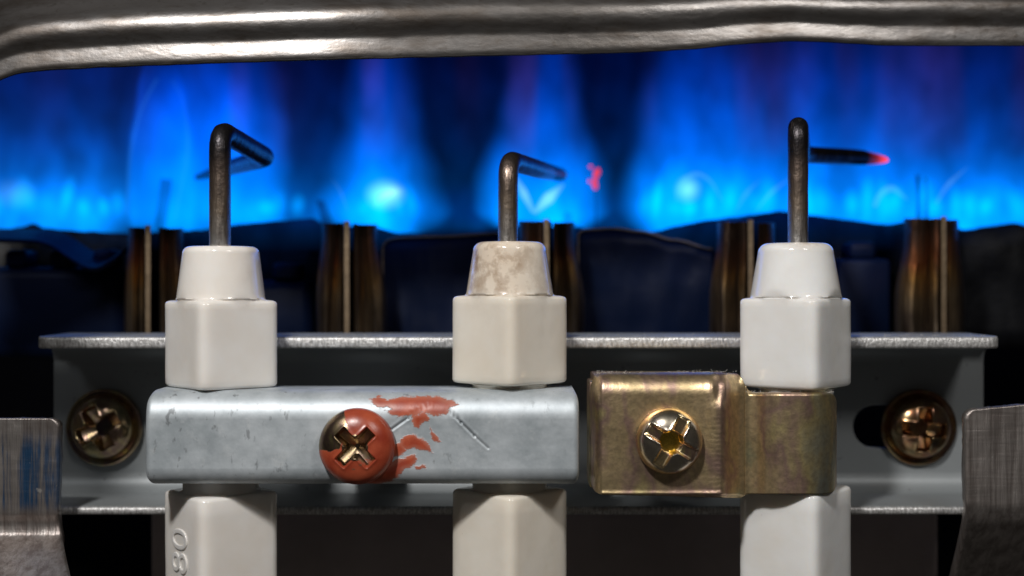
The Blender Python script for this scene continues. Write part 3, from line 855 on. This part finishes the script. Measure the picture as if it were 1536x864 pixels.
# ------------------------------------------------------------------ burners
YU = 22.0
def make_burner(seam, lt, lbm, ri, rt, rbm, top, label, swell=(405, 430), tabs=()):
    root = tag(empty('burner', P(seam, 505, YU)), label, 'burner', 'heat-tinted burner blades under the flames')
    def half(name, xin_t, xin_b, xo_t, xo_b, tp, deep):
        rings = []
        for i in range(30):
            py = tp + (560-tp)*i/29
            w_ = sm(swell[0]-55, swell[1]+25, py)
            xi = xin_t+(xin_b-xin_t)*w_; xo = xo_t+(xo_b-xo_t)*w_
            sg = 1 if xo > xi else -1
            ring = []
            ww = abs(xo-xi)
            # front outline of a folded sheet: flat lip, crease, rounded outer shoulder
            for (u, yy) in ((0, .5), (.06, .15), (.16, .25), (.28, .75), (.38, .45), (.6, .0), (.8, .25), (.93, .9), (1.0, 2.4)):
                b = .2*fbm(u*3+seam, py*.03, 2)
                ring.append(P(xi+sg*ww*u, py+1.4*nz(u*5, seam), YU+.6+yy*(1.0+.6*w_)+b))
            ring.append(P(xo, py, YU+deep)); ring.append(P(xi, py, YU+deep))
            rings.append(ring)
        v, f = loft(rings); return mesh_obj(name, v, f, M['burner'], root, sharp=55)
    half('side_plate', seam-5, seam-6, lt, lbm, top+3, 30)
    half('side_plate', ri, ri, rt, rbm, top+5, 30)
    # the folded seam standing proud between the halves
    vv = []
    rings = []
    for py in (top, top+8, 400, 470, 560):
        q = 1.1*nz(seam, py*.02)
        rings.append([P(seam-3.6+q, py, YU), P(seam-4.2+q, py, YU+.3), P(seam-4.2+q, py, YU+28), P(seam+4.2+q, py, YU+28), P(seam+4.2+q, py, YU+.3), P(seam+3.6+q, py, YU)])
    v, f = loft(rings); mesh_obj('seam', v, f, M['seam'], root, smooth=False)
    # a black sheet standing for the shade in the gap right of the seam
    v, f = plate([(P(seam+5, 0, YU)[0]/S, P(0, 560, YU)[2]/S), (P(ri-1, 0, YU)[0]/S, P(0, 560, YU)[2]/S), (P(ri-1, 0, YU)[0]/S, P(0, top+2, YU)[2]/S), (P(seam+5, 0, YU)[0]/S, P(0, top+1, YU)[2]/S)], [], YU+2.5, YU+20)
    mesh_obj('gap_shade_sheet', v, f, M['sooty'], root, smooth=False)
    for (a, b, c, d, ya, yb) in tabs:       # bent tabs standing up into the flame
        rings = []
        for k in range(7):
            t = k/6; x0 = a+(b-a)*t; py = ya+(yb-ya)*t
            x0 += 3*math.sin(t*2.2)
            wd = c+(d-c)*t
            rings.append([P(x0-wd, py, YU+26), P(x0+wd, py+1.5, YU+26.6), P(x0+wd, py+1.5, YU+27.4), P(x0-wd, py, YU+26.9)])
        v, f = loft(rings); mesh_obj('tab', v, f, M['sooty'], root, sharp=40)
    return root
make_burner(222, 192, 187, 240, 275, 283, 338, 'burner end beside the left insulator, furthest left of the blades', tabs=[(236, 247, 8, 8.5, 360, 268)])
make_burner(520, 482, 474, 531, 566, 580, 332, 'burner end standing free between the left and middle insulators', tabs=[(498, 478, 12, 6, 360, 300)])
make_burner(820, 778, 770, 830, 862, 877, 329, 'burner end just right of the middle insulator', tabs=[(846, 850, 8, 6, 360, 318)])
make_burner(1126, 1076, 1064, 1137, 1162, 1172, 330, 'burner end just left of the right insulator')
make_burner(1416, 1356, 1342, 1394, 1437, 1446, 325, 'burner end right of the white insulators, with a golden patch', tabs=[(1377, 1374, 3.5, 3, 360, 262), (1388, 1386, 3.5, 2, 360, 266)])

# ------------------------------------------------------------------ sheet-metal between the burners
def ragged(name, top, bottom, Y, th, mat, label, cat, amp=1.5, seed=0, smooth=False, group=None):
    """a thin sheet whose upper edge follows a polyline (photo pixels), slightly buckled"""
    xs = []
    x = top[0][0]
    while x < top[-1][0]: xs.append(x); x += 6
    xs.append(top[-1][0])
    NZ = 10; vs, fs = [], []
    for px in xs:
        t0 = lin(px, top) + amp*fbm(px*.06, seed, 2)
        for j in range(NZ+1):
            t = (j/NZ)**1.6
            py = t0+(bottom-t0)*t
            vs.append(P(px, py, Y+.7*fbm(px*.02, py*.02, seed)+ (1.2*(1-t)**6)))
    for i in range(len(xs)-1):
        for j in range(NZ):
            a = i*(NZ+1)+j; fs.append((a, a+1, a+NZ+2, a+NZ+1))
    o = mesh_obj(name, vs, fs, mat); solidify(o, th, 1)
    return tag(o, label, cat, group)
def edged_sheet(pts, bottom, Y, label):
    """side sheet with a lighter wire for its lit edge, along the top and down the front corner"""
    root = tag(empty('baffle_sheet', P(pts[0][0], bottom, Y)), label, 'metal sheet')
    path = [Vector((a, b)) for a, b in pts]
    xs = []
    vs, fs = [], []
    n = 40
    top = [(a, b) for a, b in pts if True]
    x0, x1 = top[0][0], top[-1][0]
    NZ = 8
    for i in range(n+1):
        px = x0+(x1-x0)*i/n; t0 = interp(px, top)
        for j in range(NZ+1):
            py = t0+(bottom-t0)*j/NZ
            vs.append(P(px, py, Y+1.0*fbm(px*.015, py*.015, 5)*min(1, j/2)))
    for i in range(n):
        for j in range(NZ):
            a = i*(NZ+1)+j; fs.append((a, a+1, a+NZ+2, a+NZ+1))
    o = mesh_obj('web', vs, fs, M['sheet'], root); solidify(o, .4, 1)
    edge = [P(x0+1, bottom, Y-.1), P(x0-1, top[0][1]+40, Y-.1), P(x0-1, top[0][1]+4, Y-.1)] + [P(x0+(x1-x0)*i/n, interp(x0+(x1-x0)*i/n, top)-.5, Y-.05) for i in range(1, n+1)]
    v, f = tube(resample(edge, 70), [.12*S]*70, 8); mesh_obj('lip', v, f, M['seam'], root)  # lighter wire puts the lit edge of the sheet into the colour
    return root
edged_sheet([(575, 366), (582, 360), (600, 357), (660, 355), (760, 350)], 520, 30, 'dark blue-lit sheet with a thin bronze line for its lit edge left of the middle insulator')
edged_sheet([(868, 347), (880, 345), (920, 343), (960, 348), (1010, 360), (1070, 374)], 520, 30, 'dark blue-lit sheet whose bronze line for its lit edge slopes down to the right of the middle insulator')
# burner rail that the flames rise from
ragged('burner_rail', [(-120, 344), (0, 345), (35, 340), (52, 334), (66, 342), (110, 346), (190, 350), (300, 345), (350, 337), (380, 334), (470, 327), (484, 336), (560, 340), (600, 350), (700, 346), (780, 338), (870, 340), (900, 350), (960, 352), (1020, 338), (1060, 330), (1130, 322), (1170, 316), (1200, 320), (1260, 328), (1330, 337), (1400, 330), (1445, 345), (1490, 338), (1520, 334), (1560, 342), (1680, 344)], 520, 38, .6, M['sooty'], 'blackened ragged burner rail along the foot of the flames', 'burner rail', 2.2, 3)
# crumpled strip on the left
pts = [P(-40, 358, 30), P(50, 359, 29.5), P(75, 366, 29), P(110, 390, 28.5), P(132, 402, 28), P(150, 400, 28), P(172, 386, 28), P(186, 374, 28.5)]
path = resample(bend(pts, .8*S, 6), 50)
rings = []
for i, p in enumerate(path):
    q = i/49; up = Vector((0, 1, .25)).normalized()*5.0*S
    t_ = Vector((.002, 0, -.004))
    rings.append([p, p+up, p+up+t_, p+t_])
v, f = loft(rings)
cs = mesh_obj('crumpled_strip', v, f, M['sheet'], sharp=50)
tag(cs, 'crumpled thin metal strip left of the leftmost burner end', 'metal strip')
# rear burner bodies: dark shapes under the flames, catching blue light on top
def rear_body(px0, px1, py0, Y0, label, r=1.2):
    root = tag(empty('rear_burner_body', P((px0+px1)/2, 520, Y0)), label, 'burner body', 'dark burner bodies behind the bracket')
    z0, z1 = P(0, 540, Y0)[2]/S, P(0, py0, Y0)[2]/S
    v, f = box(P(px0, 0, Y0)[0]/S, P(px1, 0, Y0)[0]/S, Y0, Y0+5, z0, z1, r)
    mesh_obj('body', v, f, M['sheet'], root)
    n = max(1, int((px1-px0)/60))
    for k in range(n):
        a = px0+(px1-px0)*(k+.25)/n; b = px0+(px1-px0)*(k+.75)/n
        v, f = box(P(a, 0, Y0)[0]/S, P(b, 0, Y0)[0]/S, Y0+.4, Y0+4.4, z1-.1, z1+mm(26, Y0), .5)
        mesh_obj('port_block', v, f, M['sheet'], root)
    return root
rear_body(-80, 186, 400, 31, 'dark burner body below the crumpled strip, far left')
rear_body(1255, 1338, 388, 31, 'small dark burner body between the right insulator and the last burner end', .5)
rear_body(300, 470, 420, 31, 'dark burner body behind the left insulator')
# ------------------------------------------------------------------ flames (glowing gas: emitting volumes)
def flame_mat(name, hw, hd, h, strength, wprof, vprof, colz, streak=.6, sfreq=1.0, shell=0.0, fill=1.0, seed=0.0, purple=.5, wob=.25):
    t = NT(name)
    sep = t.n('SeparateXYZ', ins={0: t.coord()})
    X, Yc, Z = sep.outputs
    tt = t.math('DIVIDE', Z, h*S)
    # wavering: displace x by a slow noise that grows with height
    nw = t.noise(12, 2, .5, stretch=(1, .6, .8), w=seed)
    dx = t.math('MULTIPLY', t.math('SUBTRACT', nw, .5), t.math('MULTIPLY', tt, hw*S*2*wob))
    u = t.math('DIVIDE', t.math('ADD', X, dx), hw*S)
    wv = t.ramp(tt, [(p, q) for p, q in wprof], 'EASE')
    u = t.math('DIVIDE', u, wv)
    vv = t.math('DIVIDE', Yc, hd*S)
    r2 = t.math('ADD', t.math('MULTIPLY', u, u), t.math('MULTIPLY', vv, vv))
    r = t.math('SQRT', r2)
    fillv = t.math('POWER', t.math('SUBTRACT', 1.0, r2, clamp=True), 1.3)
    rad = t.math('MULTIPLY', fillv, fill)
    if shell:
        g = t.math('SUBTRACT', r, .80); g = t.math('EXPONENT', t.math('MULTIPLY', t.math('MULTIPLY', g, g), -120.0))
        rad = t.math('ADD', rad, t.math('MULTIPLY', g, shell))
    vz = t.ramp(tt, [(p, q) for p, q in vprof], 'B_SPLINE')
    ns = t.noise(15*sfreq, 1.5, .5, stretch=(1, .7, .10), w=seed+4)
    st = t.math('ADD', 1-streak, t.math('MULTIPLY', t.ramp(ns, [(.34, 0.0), (.66, 1.0)]), 2*streak))
    nlow = t.noise(38, 1.5, .5, stretch=(1, .7, .6), w=seed+8)
    low = t.math('ADD', .55, t.math('MULTIPLY', t.ramp(nlow, [(.35, 0.0), (.65, 1.0)]), .9))
    e = t.math('MULTIPLY', t.math('MULTIPLY', rad, vz), t.math('MULTIPLY', st, low))
    npz = t.noise(13, 1, .5, stretch=(1.5, .5, .10), w=seed+12)
    col = t.ramp(tt, colz)
    pm = t.math('MULTIPLY', t.ramp(tt, [(.35, 0.0), (.85, 1.0)]), t.math('MULTIPLY', t.ramp(npz, [(.54, 0.0), (.68, 1.0)]), purple))
    col = t.mix(pm, col, (.20, .07, .45))
    em = t.n('Emission', ins={'Color': col, 'Strength': t.math('MULTIPLY', e, strength)})
    t.t.links.new(em.outputs[0], t.out.inputs['Volume'])
    return t.m
BLUE = [(0.0, (.0, .25, 1.0)), (.20, (.0, .22, 1.0)), (.45, (.0, .145, 1.0)), (.75, (.0, .085, .9)), (1.0, (.0, .055, .75))]
def flame(px, pybase, Y, hw_px, hd, h, strength, wprof, vprof, label, **kw):
    lamp = kw.pop('lamp', 0.0)
    loc = P(px, pybase, Y)
    hw = mm(hw_px, Y)
    m_ = flame_mat('flame_gas', hw, hd, h, strength, wprof, vprof, kw.pop('col', BLUE), **kw)
    rings = []
    for i in range(15):
        t = i/14; q = lin(t, wprof)*(.82+.18*math.sqrt(max(0.05, 1-t*.6)))
        e = 1.0 if 0 < i < 14 else .8
        rings.append([Vector((math.cos(a)*hw*q*e*1.02, math.sin(a)*hd*e, h*t))*S for a in [2*math.pi*k/28 for k in range(28)]])
    v, f = loft(rings)
    o = mesh_obj('flame', v, f, m_, None); o.location = loc
    tag(o, label, 'flame', 'blue gas flames')
    if lamp:
        l = bpy.data.lights.new('flame_light', 'POINT'); l.energy = lamp*.7; l.color = (.03, .22, 1.0); l.shadow_soft_size = .05
        lo_ = bpy.data.objects.new('flame_light', l); COL.objects.link(lo_); lo_.location = P(px, 296, 28)
    return o
FULL = [(0, .82), (.12, 1), (.5, 1), (1, .95)]
LOW = [(0, .9), (.08, 1.0), (.18, .80), (.30, .34), (.55, .13), (1, .06)]
MID = [(0, .9), (.09, 1.0), (.2, .72), (.42, .32), (.75, .13), (1, .06)]
TALL = [(0, .55), (.1, .80), (.3, .75), (.6, .62), (.8, .30), (1, .06)]
K = 14.0
flame(70, 352, 50, 190, 10, 23, K*1.05, FULL, LOW, 'low ruffled blue flame at the far left edge', seed=3, streak=.5, purple=.25, lamp=.10)
flame(310, 355, 50, 140, 10, 22, K*1.0, [(0, .9), (.15, 1), (.5, .95), (.8, .85), (1, .75)], TALL, 'tall bright blue flame rising behind the left wire', seed=14, fill=1.0, streak=.35, purple=.2, lamp=.14)
flame(243, 352, 47, 54, 6, 19.5, K*1.2, [(0, .9), (.2, 1), (.5, .92), (.8, .66), (1, .35)], [(0, .55), (.4, .6), (.8, .5), (1, .05)], 'narrow flame tongue left of the left wire', seed=17, fill=.5, shell=.7, streak=.2, purple=0, wob=.1)
flame(420, 352, 56, 130, 8, 21, K*.6, FULL, MID, 'dim blue flame between the left wire and the dark gap', seed=22)
flame(575, 355, 48, 112, 10, 23, K*1.35, [(0, .7), (.12, 1), (.30, .85), (.55, .62), (1, .5)], MID, 'blue flame with a pale glowing core over the second burner end', seed=33, purple=.65, lamp=.12)
flame(815, 355, 48, 118, 10, 23, K*1.4, [(0, .55), (.12, .95), (.28, .95), (.55, .65), (1, .55)], MID, 'blue flame with a white V at its foot behind the middle wire', seed=45, purple=.65, lamp=.12)
flame(1050, 352, 48, 140, 10, 23, K*1.25, [(0, .75), (.15, 1), (.5, .85), (1, .6)], MID, 'broad blue flame between the middle and right wires', seed=57, purple=.8, lamp=.12)
flame(1250, 350, 50, 170, 10, 23, K*1.1, FULL, MID, 'blue flame behind the right wire and its red tip', seed=66, purple=.65, lamp=.12)
flame(1450, 352, 50, 165, 10, 23, K*1.15, FULL, LOW, 'low ruffled blue flame at the far right edge', seed=78, purple=.4, lamp=.10)
flame(768, 345, 70, 900, 9, 26, K*.05, FULL, [(0, .9), (.3, .75), (.7, .5), (1, .3)], 'faint blue glow of the rear flames across the whole firebox', seed=90, sfreq=.6, purple=.4, wob=.02)

flame(768, 376, 33.5, 830, 3, 7.0, K*.42, FULL, [(0, 0), (.3, .22), (.55, .6), (.8, .25), (1, 0)], 'added thin veil of blue glow over the front edge of the burner rail', seed=101, sfreq=1.2, streak=.5, purple=0, wob=.0)  # glow volume added to soften the hard edge of the rail

# pale inner cones and streaks
def core(px, py, Y, rx, rz, ang, strength, col, label, ry=2.0):
    t = NT('flame_core_gas')
    mp_ = t.n('Mapping', vector_type='POINT', ins={'Vector': t.coord(), 'Scale': (1/(rx*S), 1/(ry*S), 1/(rz*S))})
    ln = t.n('VectorMath', operation='LENGTH'); t.set(ln, 0, mp_.outputs[0])
    q = t.math('SUBTRACT', 1.0, ln.outputs['Value'], clamp=True)
    q = t.math('POWER', q, 1.4)
    em = t.n('Emission', ins={'Color': col, 'Strength': t.math('MULTIPLY', q, strength)})
    t.t.links.new(em.outputs[0], t.out.inputs['Volume'])
    bm = bmesh.new(); bmesh.ops.create_icosphere(bm, subdivisions=3, radius=1)
    for vv in bm.verts: vv.co = Vector((vv.co.x*rx, vv.co.y*ry, vv.co.z*rz))*S
    me = bpy.data.meshes.new('flame_core'); bm.to_mesh(me); bm.free(); me.materials.append(t.m)
    o = bpy.data.objects.new('flame_core', me); COL.objects.link(o)
    o.location = P(px, py, Y); o.rotation_euler = (0, math.radians(ang), 0)
    return tag(o, label, 'flame', 'pale cores of the flames')
CY = (.25, .75, 1.0)
core(578, 292, 44, 2.6, 2.0, 0, 62, CY, 'pale round core of the flame over the second burner end')
core(1032, 284, 44, 1.7, 1.8, 15, 46, CY, 'pale round core between the middle and right wires')
core(20, 290, 45, 3.0, 2.0, 0, 8, CY, 'soft pale patch at the far left edge')
core(590, 288, 43, 1.5, 1.0, 0, 22, (.5, .85, 1), 'small white heart of the pale round core')
LB = random.Random(12)
FL = [o for o in COL.objects if o.name.split('.')[0] == 'flame']
def lobe(px, py, Y, rx, rz, ang, strength, k):
    # one small ruffled lobe standing on the rail: a part of the flame it belongs to
    o_ = core(px, py, Y, rx, rz, ang, strength, (.0, .34, 1.0), None)
    o_.name = 'lobe'; o_.data.name = 'lobe'
    for key in ('label', 'category', 'group'):
        if key in o_: del o_[key]
    par = min((f_ for f_ in FL if 'faint' not in f_['label'] and 'veil' not in f_['label']), key=lambda f_: abs(f_.location.x-o_.location.x))
    o_.location -= par.location; o_.parent = par
for a in list(range(-30, 190, 26)) + list(range(395, 470, 27)) + list(range(540, 650, 28)) + list(range(960, 1180, 28)) + list(range(1215, 1540, 27)):
    hh_ = LB.uniform(1.3, 3.2)
    lobe(a+LB.uniform(-9, 9), 324-hh_*9, 43, LB.uniform(.8, 1.5), hh_, LB.uniform(-14, 14), LB.uniform(20, 60), 0)
def streak(pts, Y, r0, r1, r2, strength, col, label):
    """a thin curved sheet of brighter gas seen edge-on: a tapered tube of glowing gas"""
    t = NT('flame_streak_gas')
    em = t.n('Emission', ins={'Color': col, 'Strength': strength*.62})
    t.t.links.new(em.outputs[0], t.out.inputs['Volume'])
    path = resample(bend([P(a, b, Y+2.0*i/len(pts)) for i, (a, b) in enumerate(pts)], 3*S, 8), 28)
    k_ = mm(1, Y)*S
    v, f = tube(path, [lin(i/27, [(0, r0), (.5, r1), (1, r2)])*k_*1.5 for i in range(28)], 12)
    o = mesh_obj('flame_streak', v, f, t.m, origin=path[0])
    return tag(o, label, 'flame', 'bright streaks in the flames')
WH = (.42, .80, 1.0)
streak([(560, 312), (572, 294), (604, 284)], 43, .8, 2.6, .8, 60, WH, 'thin bright streak slanting through the pale round core')
streak([(497, 268), (510, 284), (522, 318)], 42, .6, 1.5, .6, 40, CY, 'faint curved streak right over the second burner end')
streak([(772, 262), (784, 286), (800, 318)], 42, 1.0, 4.4, 2.0, 70, WH, 'left arm of the white V at the middle wire')
streak([(801, 320), (820, 300), (846, 276)], 42, 2.0, 6.5, 1.2, 62, WH, 'right arm of the white V at the middle wire')
streak([(1012, 304), (1020, 272), (1044, 258), (1066, 270), (1084, 302)], 43, .8, 2.6, .8, 40, CY, 'pale arch between the middle and right wires')
streak([(1104, 318), (1118, 290), (1142, 268)], 43, .8, 2.6, .6, 26, CY, 'thin slanting streak left of the right wire')
streak([(1134, 318), (1154, 290), (1192, 262)], 43, .8, 2.6, .6, 30, CY, 'longer slanting streak touching the right wire')
streak([(1312, 310), (1320, 290), (1338, 280), (1350, 290), (1362, 300)], 43, 2.5, 3.6, 1.0, 32, CY, 'small pale arch under the red wire tip')
streak([(1404, 306), (1420, 278), (1452, 250)], 43, 1.2, 2.6, .8, 40, CY, 'bright slanting streak over the rightmost burner end')
streak([(190, 322), (194, 230), (212, 160), (236, 118)], 46, 1.6, 2.0, 1.6, 34, (.06, .42, 1.0), 'tall curved bright edge of the flame left of the left wire')
streak([(262, 330), (284, 220), (276, 150), (258, 120)], 46, 1.6, 2.2, 1.6, 20, (.06, .42, 1.0), 'second tall curved edge, just left of the left wire')

# ------------------------------------------------------------------ lint caught on the clamp edges
def lint(parent, spans, Yr, seed, count):
    rnd = random.Random(seed); V, F = [], []
    for _ in range(count):
        (a, pa_), (b, pb_) = rnd.choice(spans)
        t = rnd.random(); px = a+(b-a)*t; py = pa_+(pb_-pa_)*t
        p = P(px, py, rnd.uniform(*Yr)); path = [p]
        ang = rnd.uniform(0, math.pi); L = rnd.uniform(1.5, 8)/20
        for k in range(5):
            ang += rnd.uniform(-.7, .7); p = p+Vector((math.cos(ang)*L/5, rnd.uniform(-.02, .02), abs(math.sin(ang))*L/5*.7))*S; path.append(p)
        v, f = tube(path, [.013*S]*6, 5); o0 = len(V); V += v; F += [tuple(i+o0 for i in q) for q in f]
    o = mesh_obj('lint', V, F, M['lint'], parent); tag(o, kind='stuff'); return o
lint(bar, [((235, 589), (860, 588)), ((400, 589), (700, 588))], (.2, 2.2), 3, 140)
lint(gc, [((895, 560), (1105, 558)), ((1120, 589), (1250, 589))], (.2, 1.6), 5, 130)
lint(br, [((420, 504), (680, 504)), ((852, 504), (1110, 504)), ((1280, 504), (1480, 504))], (YF+.2, YF+1.5), 8, 60)
